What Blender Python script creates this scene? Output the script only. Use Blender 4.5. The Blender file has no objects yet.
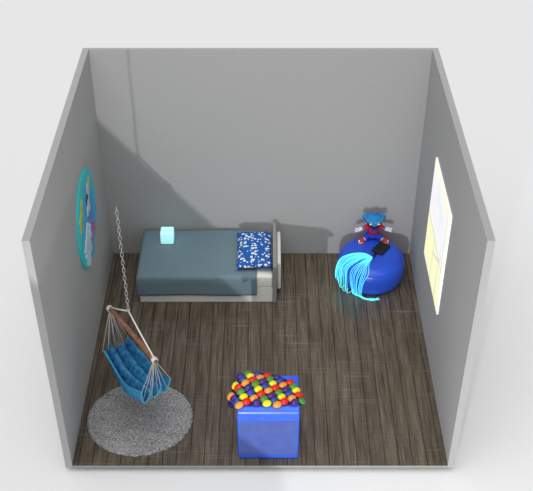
import bpy, bmesh, math, random
from mathutils import Vector, Matrix
random.seed(7)
S = bpy.context.scene
COL = S.collection
PI = math.pi

# ------------------------------------------------------------------ helpers
def lin(r, g, b):
    f = lambda c: (c/255/12.92) if c/255 <= .04045 else ((c/255+.055)/1.055)**2.4
    return (f(r), f(g), f(b), 1)

def obj(name, bm, mat, parent=None, smooth=False, kind=None, label=None, loc=None):
    bmesh.ops.recalc_face_normals(bm, faces=bm.faces)
    me = bpy.data.meshes.new(name); bm.to_mesh(me); bm.free()
    if smooth:
        for p in me.polygons: p.use_smooth = True
    o = bpy.data.objects.new(name, me); COL.objects.link(o)
    me.materials.append(mat)
    if parent: o.parent = parent
    if loc: o.location = loc
    if kind: o['kind'] = kind
    if label: o['label'] = label
    return o

def thing(name, label, cat, loc=(0, 0, 0), rz=0, group=None):
    o = bpy.data.objects.new(name, None); COL.objects.link(o)
    o.empty_display_size = .1
    o.location = loc; o.rotation_euler = (0, 0, rz)
    o['label'] = label; o['category'] = cat
    if group: o['group'] = group
    return o

def tag(o, label, cat):
    o['label'] = label; o['category'] = cat
    return o

def box(x0, x1, y0, y1, z0, z1, bev=0, seg=3, bm=None):
    b = bmesh.new()
    bmesh.ops.create_cube(b, size=1)
    for v in b.verts:
        v.co = Vector((x0+(v.co.x+.5)*(x1-x0), y0+(v.co.y+.5)*(y1-y0), z0+(v.co.z+.5)*(z1-z0)))
    if bev:
        bmesh.ops.bevel(b, geom=b.edges[:], offset=bev, segments=seg, affect='EDGES', profile=.5)
    if bm is None: return b
    return merge(bm, b)

def merge(bm, b, M=None):
    me = bpy.data.meshes.new('tmp'); b.to_mesh(me); b.free()
    if M is not None: me.transform(M)
    bm.from_mesh(me); bpy.data.meshes.remove(me)
    return bm

def tube(bm, pts, r, n=8, closed=False):
    pts = [Vector(p) for p in pts]; N = len(pts)
    rs = r if isinstance(r, (list, tuple)) else [r]*N
    rings = []; up = None
    for i, p in enumerate(pts):
        if closed: t = pts[(i+1) % N]-pts[i-1]
        else: t = pts[min(i+1, N-1)]-pts[max(i-1, 0)]
        t.normalize()
        if up is None:
            up = Vector((0, 0, 1)) if abs(t.z) < .9 else Vector((1, 0, 0))
        a = t.cross(up)
        if a.length < 1e-5: a = t.cross(Vector((0, 1, 0)))
        a.normalize(); b = a.cross(t).normalized(); up = b
        rings.append([bm.verts.new(p+(a*math.cos(2*PI*k/n)+b*math.sin(2*PI*k/n))*rs[i]) for k in range(n)])
    M = N if closed else N-1
    for i in range(M):
        A, B = rings[i], rings[(i+1) % N]
        for k in range(n):
            bm.faces.new((A[k], A[(k+1) % n], B[(k+1) % n], B[k]))
    if not closed:
        bm.faces.new(rings[0][::-1]); bm.faces.new(rings[-1])
    return bm

def ball(bm, c, r, sub=2, rot=None):
    """ellipsoid"""
    b = bmesh.new(); bmesh.ops.create_icosphere(b, subdivisions=sub, radius=1)
    if not isinstance(r, (tuple, list)): r = (r, r, r)
    M = Matrix.Translation(c) @ (rot or Matrix()) @ Matrix.Diagonal((r[0], r[1], r[2], 1))
    return merge(bm, b, M)

def spline(P, n):
    """Catmull-Rom through P"""
    P = [Vector(p) for p in P]; Q = [P[0]*2-P[1]]+P+[P[-1]*2-P[-2]]
    out = []
    for i in range(1, len(Q)-2):
        for k in range(n):
            t = k/n; a, b, c, d = Q[i-1], Q[i], Q[i+1], Q[i+2]
            out.append(.5*((2*b)+(c-a)*t+(2*a-5*b+4*c-d)*t*t+(3*b-a-3*c+d)*t**3))
    out.append(P[-1]); return out

# ------------------------------------------------------------------ materials
def mat(name, col, rough=.6, spec=.3, emit=None, es=0, coat=0):
    m = bpy.data.materials.new(name); m.use_nodes = True
    p = m.node_tree.nodes['Principled BSDF']
    p.inputs['Base Color'].default_value = col
    p.inputs['Roughness'].default_value = rough
    p.inputs['Specular IOR Level'].default_value = spec
    p.inputs['Coat Weight'].default_value = coat
    if emit:
        p.inputs['Emission Color'].default_value = emit
        p.inputs['Emission Strength'].default_value = es
    return m

class NT:
    def __init__(s, m): s.t = m.node_tree; s.p = s.t.nodes['Principled BSDF']
    def n(s, ty, **kw):
        x = s.t.nodes.new(ty)
        for k, v in kw.items():
            if k in x.inputs: x.inputs[k].default_value = v
            else: setattr(x, k, v)
        return x
    def l(s, a, b): s.t.links.new(a, b)
    def coord(s, scale=(1, 1, 1), kind='Object'):
        c = s.n('ShaderNodeTexCoord'); m = s.n('ShaderNodeMapping')
        m.inputs['Scale'].default_value = scale
        s.l(c.outputs[kind], m.inputs['Vector']); return m.outputs[0]
    def noise(s, vec, scale, detail=3, rough=.5):
        x = s.n('ShaderNodeTexNoise'); x.inputs['Scale'].default_value = scale
        x.inputs['Detail'].default_value = detail; x.inputs['Roughness'].default_value = rough
        s.l(vec, x.inputs['Vector']); return x.outputs[0]
    def ramp(s, fac, stops, interp='LINEAR'):
        r = s.n('ShaderNodeValToRGB'); r.color_ramp.interpolation = interp
        e = r.color_ramp.elements
        while len(e) < len(stops): e.new(.5)
        for i, (p, c) in enumerate(stops): e[i].position = p; e[i].color = c
        s.l(fac, r.inputs[0]); return r.outputs[0]
    def mix(s, fac, a, b, mode='MIX'):
        x = s.n('ShaderNodeMix', data_type='RGBA', blend_type=mode)
        for sock, v in ((x.inputs[0], fac), (x.inputs[6], a), (x.inputs[7], b)):
            if hasattr(v, 'is_linked'): s.l(v, sock)
            else: sock.default_value = v
        return x.outputs[2]
    def math(s, op, a, b=0.0):
        x = s.n('ShaderNodeMath', operation=op)
        for sock, v in ((x.inputs[0], a), (x.inputs[1], b)):
            if hasattr(v, 'is_linked'): s.l(v, sock)
            else: sock.default_value = v
        return x.outputs[0]
    def bump(s, h, dist=.01, strength=.5):
        b = s.n('ShaderNodeBump'); b.inputs['Strength'].default_value = strength
        b.inputs['Distance'].default_value = dist
        s.l(h, b.inputs['Height']); s.l(b.outputs[0], s.p.inputs['Normal'])

def fabric(name, col, amt=.12, scale=60, rough=.9):
    m = mat(name, col, rough, .15); t = NT(m); v = t.coord()
    n = t.noise(v, scale, 3)
    d = tuple(c*(1-amt*2) for c in col[:3])+(1,); u = tuple(min(1, c*(1+amt)) for c in col[:3])+(1,)
    t.l(t.ramp(n, [(.3, d), (.7, u)]), t.p.inputs['Base Color'])
    t.bump(n, .004, .3); return m

WALL = mat('painted grey wall', (.50, .50, .50, 1), .85, .1)
_t = NT(WALL); _n = _t.noise(_t.coord(), 25, 2)
_t.l(_t.ramp(_n, [(.3, (.44, .44, .44, 1)), (.7, (.455, .455, .455, 1))]), _t.p.inputs['Base Color'])
GROUND = mat('white studio ground', (.87, .87, .87, 1), .9, .05)
SLAB = mat('pale floor edge', (.42, .42, .42, 1), .8, .1)

# wood floor: long planks running front to back, with pale cross scratches
WOOD = mat('dark plank floor', lin(74, 66, 57), .4, .5)
t = NT(WOOD)
c = t.n('ShaderNodeTexCoord'); sep = t.n('ShaderNodeSeparateXYZ'); t.l(c.outputs['Object'], sep.inputs[0])
X, Y = sep.outputs[0], sep.outputs[1]
px = t.math('DIVIDE', t.math('ADD', X, .599), .149)
idx = t.math('FLOOR', px); fr = t.math('FRACT', px)
wn = t.n('ShaderNodeTexWhiteNoise', noise_dimensions='1D'); t.l(idx, wn.inputs['W'])
grain = t.noise(t.coord((60, 2.2, 1)), 1, 5, .65)
grain2 = t.noise(t.coord((13, 1.3, 1)), 1, 3, .6)
g = t.ramp(grain, [(.32, lin(56, 47, 39)), (.5, lin(94, 83, 70)), (.68, lin(138, 125, 108))])
g = t.mix(.5, g, t.ramp(grain2, [(.35, lin(62, 53, 44)), (.65, lin(116, 104, 89))]))
tone = t.math('ADD', t.math('MULTIPLY', wn.outputs[0], .22), .86)
cmb = t.n('ShaderNodeCombineXYZ')
for i in range(3): t.l(tone, cmb.inputs[i])
g = t.mix(1, g, cmb.outputs[0], 'MULTIPLY')
edge = t.math('MINIMUM', fr, t.math('SUBTRACT', 1, fr))
gap = t.ramp(edge, [(.012, (.28, .28, .28, 1)), (.06, (1, 1, 1, 1))])
g = t.mix(1, g, gap, 'MULTIPLY')
# pale scratches across the planks
sc = t.noise(t.coord((1.3, 70, 1)), 1, 3, .6)
mask = t.noise(t.coord((1.6, 3.0, 1)), 1, 2, .5)
scf = t.math('MULTIPLY', t.ramp(sc, [(.57, (0, 0, 0, 1)), (.68, (1, 1, 1, 1))]), t.ramp(mask, [(.42, (0, 0, 0, 1)), (.62, (1, 1, 1, 1))]))
scf = t.math('MULTIPLY', scf, .5)
g = t.mix(scf, g, lin(150, 145, 138))
t.l(g, t.p.inputs['Base Color'])
t.l(t.ramp(grain, [(.2, (.17, .17, .17, 1)), (.8, (.30, .30, .30, 1))]), t.p.inputs['Roughness'])
t.bump(t.math('ADD', t.math('MULTIPLY', grain, .4), gap), .003, .3)

# ------------------------------------------------------------------ the setting
W, D, H, T, TB = 2.0, 3.609, 3.032, .072, .045
SL = .042
obj('floor', box(-W, W, 0, D, -.012, 0), WOOD, kind='structure')
obj('trim_floor_edge', box(-W, W, 0, D, -SL+.006, -.012), SLAB, kind='structure')
obj('wall_left', box(-W-T, -W, 0, D, -SL, H), WALL, kind='structure')
obj('wall_right', box(W, W+T, 0, D, -SL, H), WALL, kind='structure')
obj('wall_back', box(-W-T, W+T, D, D+TB, -SL, H), WALL, kind='structure')
obj('ground', box(-40, 40, -25, 60, -.40, -.115), GROUND, kind='structure')

# ------------------------------------------------------------------ bed
WHITE = fabric('white laminate', lin(238, 238, 232), .02, 8, .5)
SHEET = fabric('white sheet', lin(245, 245, 236), .03, 30)
GREYB = fabric('grey headboard board', lin(150, 150, 150), .04, 12, .6)
BY0, BY1 = 2.606, 3.556
bed = thing('bed', 'white low bed with grey headboard against the back wall', 'bed', (-.69, 3.08, 0))
L = lambda o: o
def sub(v, root): return v
def at(bm, root):       # move world coordinates into the thing's frame
    bmesh.ops.transform(bm, matrix=Matrix.Translation(root.location).inverted(), verts=bm.verts); return bm
obj('bed_base', at(box(-1.535, .148, BY0+.012, BY1, 0, .24, .006), bed), WHITE, bed)
obj('mattress', at(box(-1.53, .148, BY0+.008, BY1-.005, .242, .418, .022), bed), SHEET, bed, True)
obj('headboard', at(box(.150, .198, BY0-.004, BY1-.02, 0, .586, .006), bed), GREYB, bed, label='grey upright headboard')
bb = box(.199, .252, BY0+.18, BY1-.1, .06, .50, .024)
obj('back_panel', at(bb, bed), SHEET, bed, True, label='rounded white panel behind the headboard')

# blanket: a draped shell over the top, the front, the left end
BLK = fabric('slate blue blanket cloth', lin(116, 138, 148), .03, 40)
bm = bmesh.new()
nx, ny = 60, 40
x0, x1 = -1.55, -.052; y0b, y1b = BY0-.010, BY1
grid = {}
dro = .285
for i in range(nx+1):
    for j in range(ny+1):
        a = -dro+(x1-x0+dro)*i/nx; b = -dro+(y1b-y0b+dro)*j/ny
        r = .02
        def fold(s):     # s<0 is hanging down; returns (horizontal, drop)
            if s >= r: return s, 0
            if s > -r*.57:
                th = (r-s)/(r*1.57)*PI/2; return r-r*math.sin(th), r-r*math.cos(th)
            return 0, r+(-s-r*.57)
        hx, dx = fold(a); hy, dy = fold(b)
        zz = .430-max(dx, dy)
        grid[i, j] = bm.verts.new((x0+hx-.004*(dx > .05)*(1+math.sin(b*9)), y0b+hy-.004*(dy > .05)*(1+math.sin(a*7)), zz+.002*math.sin(a*5+b*3)))
for i in range(nx):
    for j in range(ny):
        bm.faces.new((grid[i, j], grid[i+1, j], grid[i+1, j+1], grid[i, j+1]))
bmesh.ops.remove_doubles(bm, verts=bm.verts, dist=.0005)
o = obj('blanket', bm, BLK, smooth=True)
md = o.modifiers.new('thick', 'SOLIDIFY'); md.thickness = .008; md.offset = 1
tag(o, 'plain slate blue blanket draped over most of the bed', 'blanket')

# pillow
PIL = mat('blue spotted pillow cloth', lin(24, 82, 160), .85, .15)
t = NT(PIL); v = t.coord()
vo = t.n('ShaderNodeTexVoronoi'); vo.inputs['Scale'].default_value = 23; vo.inputs['Randomness'].default_value = 1
nz = t.n('ShaderNodeTexNoise'); nz.inputs['Scale'].default_value = 30
t.l(v, nz.inputs['Vector'])
vv = t.n('ShaderNodeVectorMath', operation='MULTIPLY_ADD'); vv.inputs[1].default_value = (.03, .03, .03)
t.l(nz.outputs['Color'], vv.inputs[0]); t.l(v, vv.inputs[2]); t.l(vv.outputs[0], vo.inputs['Vector'])
wn2 = t.n('ShaderNodeSeparateColor'); t.l(vo.outputs['Color'], wn2.inputs[0])
thr = t.math('MULTIPLY', t.math('ADD', wn2.outputs[0], .25), .46)
isw = t.math('LESS_THAN', vo.outputs['Distance'], thr)
t.l(t.mix(isw, lin(36, 98, 178), lin(242, 246, 250)), t.p.inputs['Base Color'])
bm = bmesh.new(); n = 26; gv = {}
pw, pd = .455, .745
for s in (0, 1):
    for i in range(n+1):
        for j in range(n+1):
            if s and (i in (0, n) or j in (0, n)): gv[s, i, j] = gv[0, i, j]; continue
            u, w_ = 2*i/n-1, 2*j/n-1
            pin = 1-.05*(1-u*u)*(w_*w_)*0
            x = pw/2*u*(1-.045*(1-w_*w_)); y = pd/2*w_*(1-.035*(1-u*u))
            hh = .068*((1-u**4)*(1-w_**4))**.5
            z = .07+(hh*(1+.10*math.sin(u*7+w_*4)*math.cos(w_*6)) if s == 0 else -.7*hh)
            gv[s, i, j] = bm.verts.new((x, y, z))
for s in (0, 1):
    for i in range(n):
        for j in range(n):
            bm.faces.new((gv[s, i, j], gv[s, i+1, j], gv[s, i+1, j+1], gv[s, i, j+1]))
o = obj('pillow', bm, PIL, smooth=True, loc=(-.085, 3.055, .428))
tag(o, 'blue pillow with scattered white spots at the headboard end of the bed', 'pillow')

# glowing cube lamp
CUBE = mat('glowing cyan shell', lin(180, 245, 250), .4, .3, (.50, 1.0, 1.0, 1), .60)
lamp = thing('cube_lamp', 'small glowing pale cyan cube lamp on the blanket', 'lamp', (-1.216, 3.315, .438))
obj('lamp_shade', box(-.083, .083, -.083, .083, .012, .178, .014), CUBE, lamp, True, label='glowing cyan cube')
obj('base', box(-.07, .07, -.07, .07, 0, .016, .004), WHITE, lamp)

# ------------------------------------------------------------------ rug
RUG = mat('grey shaggy pile', lin(120, 120, 120), .95, .05)
t = NT(RUG); v = t.coord((1, 1.6, 1))
n1 = t.noise(v, 45, 6, .75); n2 = t.noise(t.coord((2, 9, 1)), 1.6, 4, .6)
ccol = t.ramp(n1, [(.36, lin(74, 74, 74)), (.5, lin(158, 158, 158)), (.62, lin(240, 240, 240))])
t.l(t.mix(.28, ccol, t.ramp(n2, [(.35, lin(90, 90, 90)), (.65, lin(180, 180, 180))])), t.p.inputs['Base Color'])
t.bump(n1, .02, .8)
bm = bmesh.new(); RN = 90; rings = []
ctr = bm.verts.new((0, 0, .023))
for k in range(1, 31):
    f = k/30; bump_ = .003 if k < 6 else .007; ring = []
    for a in range(RN*2):
        th = a*PI/RN; rr = f
        zz = .022+(0 if k < 3 else random.uniform(-bump_, bump_)) if k < 30 else .004
        jit = 0 if k < 8 else random.uniform(-.008, .006) if k > 28 else random.uniform(-.004, .004)
        ring.append(bm.verts.new(((.592*rr+jit)*math.cos(th), (.545*rr+jit)*math.sin(th), zz)))
    rings.append(ring)
for a in range(RN*2): bm.faces.new((ctr, rings[0][a], rings[0][(a+1) % (RN*2)]))
for k in range(29):
    for a in range(RN*2):
        b = (a+1) % (RN*2)
        bm.faces.new((rings[k][a], rings[k+1][a], rings[k+1][b], rings[k][b]))
base = [bm.verts.new((v.co.x, v.co.y, 0)) for v in rings[-1]]
for a in range(RN*2):
    b = (a+1) % (RN*2); bm.faces.new((rings[-1][a], base[a], base[b], rings[-1][b]))
bm.faces.new(base[::-1])
o = obj('round_rug', bm, RUG, smooth=True, loc=(-1.343, .66, .001))
tag(o, 'round grey shaggy rug on the floor under the hanging hammock chair', 'rug')

# ------------------------------------------------------------------ chain + hammock chair
METAL = mat('galvanised steel', lin(190, 190, 190), .3, .5); METAL.node_tree.nodes['Principled BSDF'].inputs['Metallic'].default_value = .5
_t = NT(METAL); _t.l(_t.ramp(_t.noise(_t.coord(), 40, 2), [(.3, lin(140, 140, 140)), (.7, lin(200, 200, 200))]), _t.p.inputs['Base Color'])
ROPE = fabric('white rope', lin(226, 224, 220), .05, 90)
STR = fabric('grey white string', lin(205, 205, 202), .05, 90)
BARW = mat('brown bar wood', lin(150, 92, 66), .5, .3)
t = NT(BARW); t.l(t.ramp(t.noise(t.coord((3, 3, 20)), 6, 4), [(.3, lin(112, 74, 58)), (.7, lin(176, 126, 100))]), t.p.inputs['Base Color'])
HK = Vector((-1.33, .645, 1.635))
ch = thing('chain', 'long silver link chain holding up the hammock chair', 'chain', HK)
def link_bm(rot):
    bm = bmesh.new(); pts = []
    for k in range(14):
        a = 2*PI*k/14
        x = .0135*math.cos(a); z = .021*math.sin(a)+(.010 if math.sin(a) > 0 else -.010)
        p = Vector((x, 0, z)); p.rotate(Matrix.Rotation(rot, 3, 'Z')); pts.append(p)
    tube(bm, pts, .0036, 6, True); return bm
NL = 26; pitch = 1.29/NL
lk = [obj('link', link_bm(r), METAL, ch, True) for r in (.4, .4+PI/2)]
for i in range(NL):
    o = lk[i] if i < 2 else lk[i % 2].copy()
    if i >= 2: COL.objects.link(o); o.parent = ch
    o.location = (0, 0, .028+i*pitch)

A = Vector((-1.603, 1.045, 1.30)); B = Vector((-1.056, .272, 1.30))
dr = (B-A).normalized(); wd = Vector((-dr.y, dr.x, 0))
ham = thing('hammock_chair', 'blue fabric hammock chair hanging from the chain above the round rug', 'hammock chair', HK)
bm = bmesh.new(); P = [A-dr*.03+(B-A+dr*.06)*k/14 for k in range(15)]
P = [p+Vector((0, 0, .012*math.sin(PI*k/14))) for k, p in enumerate(P)]
tube(bm, P, [.022]+[.024]*13+[.022], 14)
bar = obj('spreader_bar', at(bm, ham), BARW, ham, True)
for E_ in (A, B):
    bm = bmesh.new()
    for q in (-.012, .002, .016):
        pts = [E_+dr*q+wd*.027*math.cos(2*PI*k/14)+Vector((0, 0, .027*math.sin(2*PI*k/14))) for k in range(14)]
        tube(bm, pts, .008, 6, True)
    r_ = obj('rope_wrap', at(bm, ham), ROPE, ham, True, label='white rope wound round the bar end')
for E_ in (A, B):
    bm = bmesh.new(); tube(bm, [HK+Vector((0, 0, -.01)), HK.lerp(E_, .5)+Vector((0, 0, -.002)), E_+Vector((0, 0, .024))], .0085, 8)
    obj('suspension_rope', at(bm, ham), ROPE, ham, True)
bm = bmesh.new(); pts = [HK+Vector((.013*math.cos(2*PI*k/12), 0, .018*math.sin(2*PI*k/12))) for k in range(12)]
tube(bm, pts, .006, 6, True); obj('ring', at(bm, ham), METAL, ham, True)

def sling(u, tt):
    """u along the bar, tt across the width 0..1"""
    p = A.lerp(B, u)+dr*.03*(1-2*u)
    hw = .170+.015*math.sin(PI*u)
    ph = 2*PI*3*tt
    amp = (.080+.018*u)*(1+.22*math.sin(5*tt+2))
    sag = .715+.075*u-.125*math.sin(PI*u)
    z = sag+amp*math.cos(ph)-.035*(1-tt)*math.sin(PI*u)+.012*math.sin(9*u+tt*5)
    ww = (2*tt-1)*hw+.018*math.sin(ph+u*3)
    q = p+wd*ww+dr*(.030*math.sin(ph*.5+1)*(1-u)+.025*math.cos(ph)*u-.02*u); q.z = z; return q
CLOTH = mat('blue striped hammock cloth', lin(50, 140, 190), .85, .2)
t = NT(CLOTH); at_ = t.n('ShaderNodeAttribute', attribute_name='sl')
sp = t.n('ShaderNodeSeparateXYZ'); t.l(at_.outputs['Vector'], sp.inputs[0])
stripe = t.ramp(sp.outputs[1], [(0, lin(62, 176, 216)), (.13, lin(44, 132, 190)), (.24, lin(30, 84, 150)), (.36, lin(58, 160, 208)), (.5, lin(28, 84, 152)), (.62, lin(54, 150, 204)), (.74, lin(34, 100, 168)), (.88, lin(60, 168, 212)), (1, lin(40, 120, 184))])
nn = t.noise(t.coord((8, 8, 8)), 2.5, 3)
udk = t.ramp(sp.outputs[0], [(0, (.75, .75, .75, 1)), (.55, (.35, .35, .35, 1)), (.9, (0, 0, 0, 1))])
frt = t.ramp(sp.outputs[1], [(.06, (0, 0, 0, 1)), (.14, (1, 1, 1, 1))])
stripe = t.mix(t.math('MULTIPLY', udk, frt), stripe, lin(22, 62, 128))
t.l(t.mix(.30, stripe, t.ramp(nn, [(.35, lin(24, 62, 122)), (.65, lin(104, 204, 234))])), t.p.inputs['Base Color'])
t.bump(t.noise(t.coord(), 80, 2), .003, .3)
bm = bmesh.new(); nu, nv = 36, 72; gv = {}; lay = bm.verts.layers.float_vector.new('sl')
for i in range(nu+1):
    for j in range(nv+1):
        v = bm.verts.new(sling(i/nu, j/nv)); v[lay] = (i/nu, j/nv, 0); gv[i, j] = v
for i in range(nu):
    for j in range(nv): bm.faces.new((gv[i, j], gv[i+1, j], gv[i+1, j+1], gv[i, j+1]))
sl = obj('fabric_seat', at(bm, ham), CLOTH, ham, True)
md = sl.modifiers.new('thick', 'SOLIDIFY'); md.thickness = .009
HEM = fabric('light blue hem', lin(92, 184, 214), .05, 50)
for u in (0, 1):
    bm = bmesh.new(); tube(bm, [sling(u, k/50) for k in range(51)], .009, 6)
    obj('hem', at(bm, ham), HEM, ham, True, label='pale blue hem of the seat fabric')
for u, E_ in ((0, A), (1, B)):
    for k in range(10):
        p = sling(u, k/9*.998)
        bm = bmesh.new(); tube(bm, [E_+dr*(.01-.02*u)+Vector((0, 0, -.028))+wd*(k-4.5)*.003, p.lerp(E_, .5)+Vector((0, 0, -.0)), p], .0036, 5)
        obj('string', at(bm, ham), STR, ham, True)

# ------------------------------------------------------------------ blue box + ball blanket
BX0, BX1, BY, BD, BH = -.234, .412, .085, .590, .762
BLUE = mat('glossy blue plastic', lin(54, 108, 246), .32, .5)
t = NT(BLUE); t.l(t.ramp(t.noise(t.coord(), 6, 2), [(.3, lin(50, 100, 240)), (.7, lin(58, 112, 250))]), t.p.inputs['Base Color'])
PAN = mat('matt blue front panel', lin(78, 100, 180), .6, .3)
t = NT(PAN); t.l(t.ramp(t.noise(t.coord(), 9, 2), [(.3, lin(76, 96, 172)), (.7, lin(84, 104, 180))]), t.p.inputs['Base Color'])
bx = thing('toy_box', 'bright blue box with a paler front panel at the front of the room', 'box', (.089, .33, 0))
obj('body', at(box(BX0+.002, BX1-.002, BY, BD, 0, BH-.14, .024), bx), BLUE, bx, True)
# lid lofted from a side profile with a rounded front edge
prof = [(BD+.006, BH-.16), (BD+.006, BH-.02), (BD-.014, BH)]
R_ = .085
for k in range(9):
    a = PI/2*k/8; prof.append((BY-.004+R_-R_*math.sin(a), BH-R_+R_*math.cos(a)))
prof += [(BY-.004, BH-.15), (BY+.006, BH-.16)]
b = bmesh.new(); xs = [(BX0, .012), (BX0+.006, .003), (BX0+.016, 0), (BX1-.016, 0), (BX1-.006, .003), (BX1, .012)]
cy, cz = (BY+BD)/2, BH-.08; rows = []
for x, ins in xs:
    rows.append([b.verts.new((x, y+(ins if y < cy else -ins), z+(ins if z < cz else -ins))) for y, z in prof])
for r0, r1 in zip(rows, rows[1:]):
    for k in range(len(prof)):
        k2 = (k+1) % len(prof); b.faces.new((r0[k], r1[k], r1[k2], r0[k2]))
b.faces.new(rows[0]); b.faces.new(rows[-1][::-1])
obj('lid', at(b, bx), BLUE, bx, False)
obj('front_panel', at(box(BX0+.022, BX1-.022, BY-.003, BY+.03, .065, BH-.164, .004), bx), PAN, bx, label='paler matt blue front panel')

YEL, RED, ORG, GRN, PUR, DBL = [mat(n, c, .3, .5) for n, c in (
    ('yellow ball', lin(250, 240, 30)), ('red ball', lin(235, 30, 25)), ('orange ball', lin(245, 165, 50)),
    ('green ball', lin(75, 150, 60)), ('purple ball', lin(75, 35, 130)), ('blue ball', lin(45, 65, 165)))]
for m in (YEL, RED, ORG, GRN, PUR, DBL):
    t = NT(m); c0 = tuple(m.node_tree.nodes['Principled BSDF'].inputs['Base Color'].default_value)
    t.l(t.ramp(t.noise(t.coord(), 20, 2), [(.3, tuple(x*.92 for x in c0[:3])+(1,)), (.7, c0)]), t.p.inputs['Base Color'])
seq = {0: (RED, ORG), 1: (GRN, PUR), 2: (YEL, DBL)}
poly = [(-.335, .19), (-.335, .29), (-.235, .50), (-.13, .585), (.03, .59), (.23, .53), (.33, .475), (.375, .37), (.445, .26), (.44, .165), (.25, .145), (0, .14), (-.25, .14)]
def inside(x, y):
    c = False
    for i in range(len(poly)):
        (xa, ya), (xb, yb) = poly[i-1], poly[i]
        if (ya > y) != (yb > y) and x < (xb-xa)*(y-ya)/(yb-ya)+xa: c = not c
    return c
def topz(x, y):
    z = BH+.022+.050*math.exp(-((x+.08)/.22)**2-((y-.42)/.16)**2)
    d = BX0+.015-x
    if d > 0: z -= .9*d
    d = .13-y if y < .13 else 0
    d = x-(BX1-.01)
    if d > 0: z -= .9*d
    return z
bl = thing('ball_blanket', 'multicoloured ball filled blanket heaped on top of the blue box', 'blanket', (.05, .35, BH))
MESH = fabric('dark net cloth', lin(40, 45, 90), .1, 80)
# net cloth under the balls
b = bmesh.new(); nn_ = 22; gv = {}
cx, cyy = .05, .36
ringN = 40; prev = None; c0 = b.verts.new((cx, cyy, topz(cx, cyy)-.004))
def edge_r(a):
    lo, hi = 0, .8
    for _ in range(24):
        m_ = (lo+hi)/2
        if inside(cx+m_*math.cos(a), cyy+m_*math.sin(a)): lo = m_
        else: hi = m_
    return lo
er = [edge_r(2*PI*k/ringN) for k in range(ringN)]
rings = []
for f in (.2, .4, .6, .8, .92, 1.0):
    rings.append([b.verts.new((cx+er[k]*f*math.cos(2*PI*k/ringN), cyy+er[k]*f*math.sin(2*PI*k/ringN),
                  topz(cx+er[k]*f*math.cos(2*PI*k/ringN), cyy+er[k]*f*math.sin(2*PI*k/ringN))-.004)) for k in range(ringN)])
for k in range(ringN): b.faces.new((c0, rings[0][k], rings[0][(k+1) % ringN]))
for r0, r1 in zip(rings, rings[1:]):
    for k in range(ringN): b.faces.new((r0[k], r1[k], r1[(k+1) % ringN], r0[(k+1) % ringN]))
o = obj('net_cloth', at(b, bl), MESH, bl, True); md = o.modifiers.new('t', 'SOLIDIFY'); md.thickness = .01
va, vb = Vector((.0755, .045)), Vector((.030, -.058)); o0 = Vector((-.226, .352))
ballmesh = {}
for ib in range(-5, 8):
    for ia in range(-6, 14):
        p = o0+va*ia+vb*ib
        if p.y < .125: continue
        if not inside(p.x, p.y+.022) and not inside(p.x, p.y): continue
        m_ = seq[ib % 3][(ia+(1 if ib in (2, 5) else 0)) % 2]
        if ib % 3 == 2: m_ = seq[2][(ia) % 2]
        z = topz(p.x, p.y)
        if m_ not in ballmesh:
            b = bmesh.new(); ball(b, (0, 0, 0), (.049, .040, .030), 3)
            o = obj('ball', b, m_, bl, True); ballmesh[m_] = o
        else:
            o = ballmesh[m_].copy(); COL.objects.link(o); o.parent = bl
        o.location = Vector((p.x, p.y, z+.006+random.uniform(-.004, .004)))-bl.location
        e = .02
        gx = (topz(p.x+e, p.y)-topz(p.x-e, p.y))/(2*e); gy = (topz(p.x, p.y+e)-topz(p.x, p.y-e))/(2*e)
        o.rotation_euler = (math.atan(gy), -math.atan(gx), random.uniform(.3, .7))

# ------------------------------------------------------------------ pouf
POUF = mat('glossy blue vinyl', lin(48, 92, 224), .30, .45)
t = NT(POUF); t.l(t.ramp(t.noise(t.coord(), 3, 3), [(.3, lin(42, 84, 212)), (.7, lin(48, 92, 224))]), t.p.inputs['Base Color'])
t.bump(t.noise(t.coord(), 5, 3), .03, .25)
PC = Vector((1.43, 3.125, 0))
PROF = [(0, .402), (.10, .402), (.20, .400), (.28, .394), (.34, .382), (.385, .357), (.414, .322), (.430, .28), (.436, .22), (.432, .15), (.422, .08), (.400, .025), (.37, 0)]
pf = thing('pouf', 'large round shiny blue pouf in the back right corner', 'pouf', PC)
bm = bmesh.new(); N = 72; rings = []
P2 = spline([Vector((r, 0, z)) for r, z in PROF], 3)
for p in P2[1:]:
    rings.append([bm.verts.new((p.x*math.cos(2*PI*k/N), p.x*math.sin(2*PI*k/N), p.z*(1+.004*math.sin(6*PI*k/N*2)))) for k in range(N)])
c0 = bm.verts.new((0, 0, .402))
for k in range(N): bm.faces.new((c0, rings[0][k], rings[0][(k+1) % N]))
for r0, r1 in zip(rings, rings[1:]):
    for k in range(N): bm.faces.new((r0[k], r1[k], r1[(k+1) % N], r0[(k+1) % N]))
bm.faces.new(rings[-1][::-1])
obj('cushion_body', bm, POUF, pf, True)
bm = bmesh.new(); tube(bm, [(.408*math.cos(2*PI*k/N), .408*math.sin(2*PI*k/N), .330) for k in range(N)], .005, 6, True)
obj('seam', bm, POUF, pf, True)
def pouf_z(r):
    for (r0, z0), (r1, z1) in zip(PROF[:8], PROF[1:9]):
        if r <= r1: return z0+(z1-z0)*(r-r0)/(r1-r0)
    return .25

# controller + fibre strands
BLACK = mat('black plastic', lin(34, 34, 36), .5, .3)
t = NT(BLACK); t.l(t.ramp(t.noise(t.coord(), 30, 2), [(.3, lin(28, 28, 30)), (.7, lin(40, 40, 42))]), t.p.inputs['Base Color'])
fo = thing('fibre_light', 'cyan glowing fibre strand light spilling off the blue pouf from a black unit', 'light', (1.549, 3.185, .4035), math.radians(55))
obj('light_unit', box(-.112, .112, -.08, .08, 0, .035, .012), BLACK, fo, label='black rectangular unit')
b = bmesh.new(); tube(b, [(-.095, .068, .018), (-.135, .10, .016), (-.155, .116, .014)], [.018, .018, .022], 10)
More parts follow.
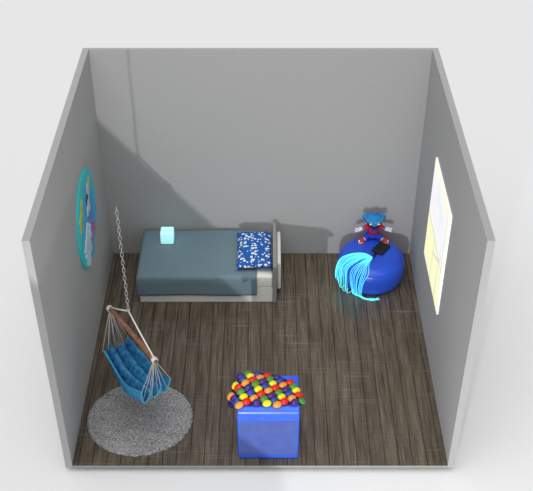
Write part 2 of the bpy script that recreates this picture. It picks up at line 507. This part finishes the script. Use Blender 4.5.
# nozzle points at the strands
GLOW = mat('glowing cyan fibre', lin(80, 225, 240), .4, .3, (.16, .88, .95, 1), .72)
org = Vector((1.427, 3.010, .415))
Mi = (Matrix.Translation(fo.location) @ Matrix.Rotation(math.radians(55), 4, 'Z')).inverted()
b.free(); b = bmesh.new()
tube(b, [Vector((1.482, 3.105, .418)), Vector((1.450, 3.05, .416)), org], [.018, .017, .02], 10)
bmesh.ops.transform(b, matrix=Mi, verts=b.verts)
obj('nozzle', b, BLACK, fo, True)
def on_pouf(ang, d, lift=.012):
    """point following the pouf surface: ang direction, d arc length from centre"""
    Q = [Vector((r, z)) for r, z in PROF]
    # outward offset
    acc = 0
    for i in range(len(Q)-1):
        s = (Q[i+1]-Q[i]).length
        if acc+s >= d or i == len(Q)-2:
            f = min(1, (d-acc)/s); q = Q[i].lerp(Q[i+1], f)
            nrm = Vector((-(Q[i+1]-Q[i]).y, (Q[i+1]-Q[i]).x)).normalized()
            q = q+nrm*lift; return Vector((PC.x+q.x*math.cos(ang), PC.y+q.x*math.sin(ang), max(.008, q.y)))
        acc += s
NS = 24
for k in range(NS):
    f = k/(NS-1)
    j = lambda s: random.uniform(-s, s)
    if f < .60:      # fan that sweeps left over the pouf and hangs in loops
        g_ = f/.60
        a0 = math.radians(186+40*g_+j(.8)); a1 = math.radians(190+32*g_+j(.6)); a2 = math.radians(195+33*g_+j(.8))
        sb = org.lerp(Vector((PC.x-.11-.01*g_, PC.y-.03-.12*g_, .413)), 1)+Vector((j(.01), j(.01), 0))
        pts = [org, sb, on_pouf(a0, .27, .010+abs(j(.006))), on_pouf(a1, .415, .022+abs(j(.008))),
               on_pouf(a2, .53, .045+abs(j(.012))), on_pouf(a2+.03, .63+.09*g_, .060+abs(j(.014)))]
        if k % 3 == 0 and g_ > .3:    # end bends back up
            q = pts[-1]+Vector((.03, -.02, -.04)); q.z = max(.02, q.z); pts += [q, q+Vector((.045, -.01, .05))]
    else:            # strands down the front, ends trailing along the floor
        g_ = (f-.60)/.40
        a1 = math.radians(226+32*g_+j(1)); a2 = math.radians(229+24*g_+j(1)); a3 = math.radians(233+17*g_)
        sb = org.lerp(on_pouf(a1, .36, .008), .5)+Vector((-.02, 0, .006))
        p5 = on_pouf(a3, .72, .025+abs(j(.01)))
        q1 = p5+Vector((.02, -.03, 0)); q1.z = .022
        q2 = Vector((1.33+j(.03), 2.665+j(.012), .011)); q3 = Vector((1.42+j(.03), 2.650+j(.02), .010)); q4 = Vector((1.48+j(.05), 2.665+j(.03), .010))
        pts = [org, sb, on_pouf(a1, .40, .010), on_pouf(a2, .53, .014), p5, q1, q2, q3, q4]
    b = bmesh.new(); tube(b, spline(pts, 7), .0038, 6)
    bmesh.ops.transform(b, matrix=Mi, verts=b.verts)
    obj('glowing_strand', b, GLOW, fo, True)

# ------------------------------------------------------------------ plush toy
tb = fabric('blue plush', lin(48, 138, 205), .1, 60); tr = fabric('red cloth', lin(205, 48, 58), .06, 60)
tn = fabric('royal blue cloth', lin(48, 70, 205), .06, 60); tw = fabric('white plush', lin(238, 238, 236), .02, 60)
tk = fabric('black plush', lin(25, 25, 32), .05, 60); tc = fabric('tan sole', lin(205, 165, 140), .05, 60)
ty = thing('plush_toy', 'blue plush toy in red top, white gloves and red shoes sitting on the pouf', 'plush toy', (1.465, 3.440, .392))
def part(name, m, parent, *els, label=None):
    b = bmesh.new()
    for e in els:
        if e[0] == 'b': ball(b, e[1], e[2], 3, e[3] if len(e) > 3 else None)
        else: tube(b, e[1], e[2], 12)
    return obj(name, b, m, parent, True, label=label)
RX = lambda d: Matrix.Rotation(math.radians(d), 4, 'X')
RY = lambda d: Matrix.Rotation(math.radians(d), 4, 'Y')
# body: neck, torso core and the arms' blue plush as one skin
part('torso', tb, ty, ('t', [(0, 0, .03), (0, .005, .12), (0, .005, .20), (0, -.005, .24)], [.06, .062, .05, .04]))
head = part('head', tb, ty, ('b', (0, -.015, .312), (.118, .090, .070)), ('b', (0, -.075, .284), (.050, .040, .034)), ('b', (0, .0, .350), (.095, .07, .042)))
for s in (-1, 1):
    part('ear', tb, head, ('b', (s*.118, .01, .345), (.036, .022, .050), RY(s*-25)))
    part('eye', tw, head, ('b', (s*.050, -.098, .296), (.020, .010, .018)))
    part('pupil', tk, head, ('b', (s*.048, -.107, .293), (.008, .005, .008)))
part('mouth', tk, head, ('t', [(-.095, -.055, .292), (-.06, -.088, .264), (0, -.104, .252), (.06, -.088, .264), (.095, -.055, .292)], [.006, .011, .013, .011, .006]))
hb = bmesh.new(); tube(hb, [(.106*math.cos(a), -.028+.088*math.sin(a)*1.0, .340+.008*math.cos(2*a)) for a in [2*PI*k/28 for k in range(28)]], .005, 6, True)
obj('head_band', hb, fabric('pale blue braid', lin(120, 180, 220), .05, 60), head, True)
part('hair_tuft', tb, head, ('t', [(0, 0, .385), (.01, 0, .405), (.03, -.01, .415)], [.016, .010, .003]))
shirt = part('shirt', tr, ty, ('b', (0, 0, .178), (.078, .068, .072)), ('t', [(0, 0, .105), (0, 0, .18), (0, 0, .24)], [.076, .078, .05]),
     ('t', [(-.05, -.005, .195), (-.095, -.015, .19), (-.122, -.02, .178)], [.040, .038, .030]),
     ('t', [(.05, -.005, .195), (.095, -.015, .19), (.122, -.02, .178)], [.040, .038, .030]), label='red top')
bt = part('bow_tie', tn, shirt, ('b', (-.026, -.078, .192), (.026, .012, .020), RY(-12)), ('b', (.026, -.078, .192), (.026, .012, .020), RY(12)), ('b', (0, -.084, .192), (.010, .010, .011)), label='royal blue bow tie')
tro = part('trousers', tn, ty, ('b', (0, .0, .075), (.090, .072, .060)),
     ('t', [(-.04, -.01, .062), (-.09, -.045, .050), (-.118, -.065, .040)], [.044, .036, .034]),
     ('t', [(.04, -.01, .062), (.09, -.045, .050), (.118, -.065, .040)], [.044, .036, .034]), label='royal blue trousers')
for s in (-1, 1):
    part('arm', tb, ty, ('t', [(s*.115, -.02, .18), (s*.160, -.025, .172)], [.027, .023]))
    g = part('glove', tw, ty, ('t', [(s*.150, -.025, .175), (s*.175, -.03, .168)], [.027, .026]), ('b', (s*.188, -.035, .162), (.030, .016, .026)), label='white glove')
    for q, (dx, dz, l) in enumerate(((.9, .28, .042), (1, -.05, .048), (.9, -.38, .042))):
        st = Vector((s*.200, -.036, .162+.016-.016*q)); d = Vector((s*dx, -.1, dz)).normalized()
        part('finger', tw, g, ('t', [st, st+d*l*.6, st+d*l], [.011, .010, .007]))
    st = Vector((s*.180, -.036, .178)); part('thumb', tw, g, ('t', [st, st+Vector((s*.008, -.004, .020)), st+Vector((s*.016, -.006, .034))], [.011, .010, .007]))
    part('leg', tb, ty, ('t', [(s*.098, -.058, .043), (s*.116, -.07, .036)], [.028, .026]), label='blue plush leg')
    part('sock', tw, ty, ('t', [(s*.110, -.066, .038), (s*.132, -.082, .030)], [.029, .028]), label='white sock')
    sh = part('shoe', tr, ty, ('b', (s*.150, -.092, .032), (.052, .036, .034), Matrix.Rotation(s*-.5, 4, 'Z')), label='red shoe')
    part('sole', tc, sh, ('b', (s*.158, -.108, .018), (.046, .030, .022), Matrix.Rotation(s*-.5, 4, 'Z')), label='tan sole')
    part('toe_cap', tw, sh, ('b', (s*.180, -.112, .036), (.018, .016, .018)), label='white toe cap')

# ------------------------------------------------------------------ wall disc (left wall)
DC = Vector((-W, 2.25, 1.60)); DR = .575
disc = thing('wall_disc', 'round turquoise sea picture panel on the left wall', 'wall art', DC)
SEA = mat('turquoise and blue painted sea', lin(40, 170, 180), .5, .3)
t = NT(SEA); v = t.coord()
grd = t.n('ShaderNodeTexGradient', gradient_type='SPHERICAL')
mp = t.n('ShaderNodeMapping'); mp.inputs['Location'].default_value = (0, -.12, .10); mp.inputs['Scale'].default_value = (1.6, 1.6, 1.6)
t.l(v, mp.inputs['Vector']); t.l(mp.outputs[0], grd.inputs[0])
base_ = t.ramp(grd.outputs[0], [(.10, lin(50, 212, 214)), (.40, lin(70, 180, 225)), (.9, lin(90, 140, 220))])
n3 = t.noise(v, 7, 4, .6)
base_ = t.mix(t.ramp(n3, [(.50, (0, 0, 0, 1)), (.68, (.8, .8, .8, 1))]), base_, lin(110, 205, 215))
t.l(base_, t.p.inputs['Base Color'])
b = bmesh.new(); N = 64
for (x, r, ) in ((.0, DR), (.020, DR), (.026, DR-.006)):
    pass
R0 = [[b.verts.new((x, r*math.cos(2*PI*k/N), r*math.sin(2*PI*k/N))) for k in range(N)] for x, r in ((.001, DR), (.020, DR), (.026, DR-.008))]
for r0, r1 in zip(R0, R0[1:]):
    for k in range(N): b.faces.new((r0[k], r1[k], r1[(k+1) % N], r0[(k+1) % N]))
b.faces.new(R0[0]); b.faces.new(R0[-1])
obj('panel', b, SEA, disc)
def blob(name, m, cy_, cz_, pts, th=.008):
    b = bmesh.new()
    lo = [b.verts.new((.026, cy_+y, cz_+z)) for y, z in pts]; hi = [b.verts.new((.026+th, cy_+y*.94, cz_+z*.94)) for y, z in pts]
    n = len(pts); b.faces.new(lo[::-1]); b.faces.new(hi)
    for k in range(n): b.faces.new((lo[k], lo[(k+1) % n], hi[(k+1) % n], hi[k]))
    return obj(name, b, m, disc)
def wob(ry, rz, n=24, w=.18, ph=0, rot=0):
    out = []
    for k in range(n):
        a = 2*PI*k/n; r = 1+w*math.sin(3*a+ph)+w*.6*math.sin(5*a+ph*2)
        y, z = ry*r*math.cos(a), rz*r*math.sin(a)
        out.append((y*math.cos(rot)-z*math.sin(rot), y*math.sin(rot)+z*math.cos(rot)))
    return out
pw_, py_, pp_, pd_ = [fabric(n, c, .08, 12, .6) for n, c in (('white paint', lin(200, 225, 240)), ('yellow paint', lin(205, 205, 80)), ('pink paint', lin(190, 120, 160)), ('dark blue paint', lin(40, 60, 120)))]
Dy = lambda y: y-DC.y
Dz = lambda z: z-DC.z
bi = 0
# pale leaping shape near the top: curved body from tapering blobs
for (y, z, ry, rz, ro, m, nm) in (
    (2.43, 1.83, .10, .045, 1.0, pw_, 'white_swirl'), (2.50, 1.90, .07, .03, .4, py_, 'yellow_fin'), (2.33, 1.80, .05, .03, 1.2, pd_, 'dark_spot'),
    (2.33, 1.70, .06, .05, .2, pw_, 'white_swirl'),
    (2.00, 1.93, .05, .030, .9, py_, 'yellow_fish'), (1.90, 1.86, .055, .032, .5, py_, 'yellow_fish'), (1.84, 1.78, .04, .025, 1.2, py_, 'yellow_fish'),
    (2.46, 1.34, .09, .035, 2.2, pp_, 'pink_coral'), (2.40, 1.26, .06, .035, .6, pp_, 'pink_coral'),
    (2.05, 1.46, .10, .05, .9, pw_, 'white_coral'), (1.98, 1.36, .08, .06, .3, pw_, 'white_coral'), (2.15, 1.33, .09, .045, 1.3, pw_, 'white_coral'),
    (1.95, 1.27, .05, .06, .2, pw_, 'white_coral'), (2.02, 1.20, .07, .045, .9, pw_, 'white_coral'), (2.22, 1.44, .06, .03, 1.6, pw_, 'white_coral')):
    bi += 1; blob(nm, m, Dy(y), Dz(z), wob(ry*1.45, rz*1.6, w=.28, ph=y*7, rot=ro), .003+.0011*bi)

# ------------------------------------------------------------------ bright wall panel (right wall)
PY0, PY1, PZ0, PZ1 = 1.425, 2.545, .868, 2.240
lp = thing('light_panel', 'bright white lit rectangular panel with pale yellow blocks on the right wall', 'wall panel', (W, (PY0+PY1)/2, (PZ0+PZ1)/2))
LW = mat('lit white sheet', (.35, .35, .35, 1), .5, .2, (1, 1, 1, 1), 1.15)
t = NT(LW)
vv = t.ramp(t.noise(t.coord(), 3.5, 3), [(.35, (.84, .90, 1, 1)), (.5, (1, 1, 1, 1)), (.65, (1, .92, .93, 1))]); t.l(vv, t.p.inputs['Emission Color'])
LW.node_tree.nodes['Principled BSDF'].inputs['Emission Strength'].default_value = .78
LYM = mat('lit pale yellow sheet', (.3, .3, .2, 1), .5, .2, (1, 1, .58, 1), .86)
LG = mat('grey divider lines', lin(205, 208, 196), .6, .2, (.8, .82, .74, 1), .35)
FR = mat('white panel frame', lin(240, 240, 240), .5, .3, (1, 1, 1, 1), .45)
def pbox(name, y0, y1, z0, z1, d0, d1, m, **k):
    return obj(name, at(box(W-d1, W-d0, y0, y1, z0, z1), lp), m, lp, **k)
pbox('frame', PY0, PY1, PZ0, PZ1, .001, .020, FR)
pbox('glowing_sheet', PY0+.05, PY1-.02, PZ0+.02, PZ1-.02, .0205, .024, LW)
b = bmesh.new()
def ppoly(name, pts, d0, d1, m):
    b = bmesh.new(); lo = [b.verts.new((W-d0, y, z)) for y, z in pts]; hi = [b.verts.new((W-d1, y, z)) for y, z in pts]
    n = len(pts); b.faces.new(lo); b.faces.new(hi[::-1])
    for k in range(n): b.faces.new((lo[k], lo[(k+1) % n], hi[(k+1) % n], hi[k]))
    return obj(name, at(b, lp), m, lp)
# pale yellow blocks in the lower part
ppoly('yellow_block', [(1.46, .90), (1.99, .90), (1.99, 1.29), (1.64, 1.05+.38), (1.46, 1.42)], .0245, .027, LYM)
ppoly('yellow_block', [(2.01, .90), (2.50, .90), (2.50, 1.53), (2.01, 1.49)], .0245, .027, LYM)
ppoly('yellow_block', [(1.66, 1.46), (1.99, 1.33), (1.99, 1.485)], .0245, .027, LYM)
ppoly('yellow_strip', [(1.45, 2.17), (2.50, 2.17), (2.50, 2.235), (1.45, 2.235)], .0245, .027, LYM)
ppoly('yellow_strip', [(1.45, 1.45), (1.48, 1.45), (1.48, 2.16), (1.45, 2.16)], .0245, .027, LYM)
for pts in ([(1.45, 1.44), (2.50, 1.53), (2.50, 1.56), (1.45, 1.47)], [(1.99, .90), (2.01, .90), (2.01, 1.50), (1.99, 1.50)], [(1.64, .90), (1.665, .90), (1.665, 1.45), (1.64, 1.45)],
            [(1.482, 1.2), (1.50, 1.2), (1.50, 2.16), (1.482, 2.16)], [(1.66, 1.43), (2.0, 1.29), (2.0, 1.315), (1.66, 1.455)]):
    ppoly('divider', pts, .0275, .029, LG)

# ------------------------------------------------------------------ camera
cam = bpy.data.cameras.new('camera'); co = bpy.data.objects.new('camera', cam); COL.objects.link(co)
cam.sensor_fit = 'HORIZONTAL'; cam.sensor_width = 36; cam.lens = 982.13*36/533
co.location = (.0699, -6.7627, 8.3147); co.rotation_euler = (PI/2-.6679, 0, 0)
cam.clip_end = 200
S.camera = co

# ------------------------------------------------------------------ light
w = bpy.data.worlds.new('world'); S.world = w; w.use_nodes = True
bg = w.node_tree.nodes['Background']; bg.inputs[0].default_value = (1, 1, 1, 1); bg.inputs[1].default_value = .43
def aim(o, d): o.rotation_euler = Vector(d).to_track_quat('-Z', 'Y').to_euler()
sun = bpy.data.lights.new('key', 'SUN'); sun.energy = 1.62; sun.angle = math.radians(60)
so = bpy.data.objects.new('key', sun); COL.objects.link(so); aim(so, (.14, .27, -1))
sp_ = bpy.data.lights.new('added_edge_spot', 'SPOT'); sp_.energy = 1380; sp_.spot_size = math.radians(160); sp_.spot_blend = 0; sp_.shadow_soft_size = .05  # added unseen spot; its cone edge draws the diagonal shadow on the back wall
po = bpy.data.objects.new('added_edge_spot', sp_); COL.objects.link(po)
kk = .11; lx, ly = -.7, -8.0
po.location = (lx, ly, 2.086-1.195*(lx+2)+kk*(D-ly))
dd = (Vector((-1.35, D, 2.086-1.195*.65))-po.location).normalized(); nn_ = Vector((1.195, kk, 1)).normalized()
ha = math.radians(80)
aim(po, nn_*math.sin(ha)+dd*math.cos(ha))

v = S.view_settings; v.view_transform = 'Standard'; v.look = 'None'; v.gamma = 1; v.use_curve_mapping = False; v.exposure = 0
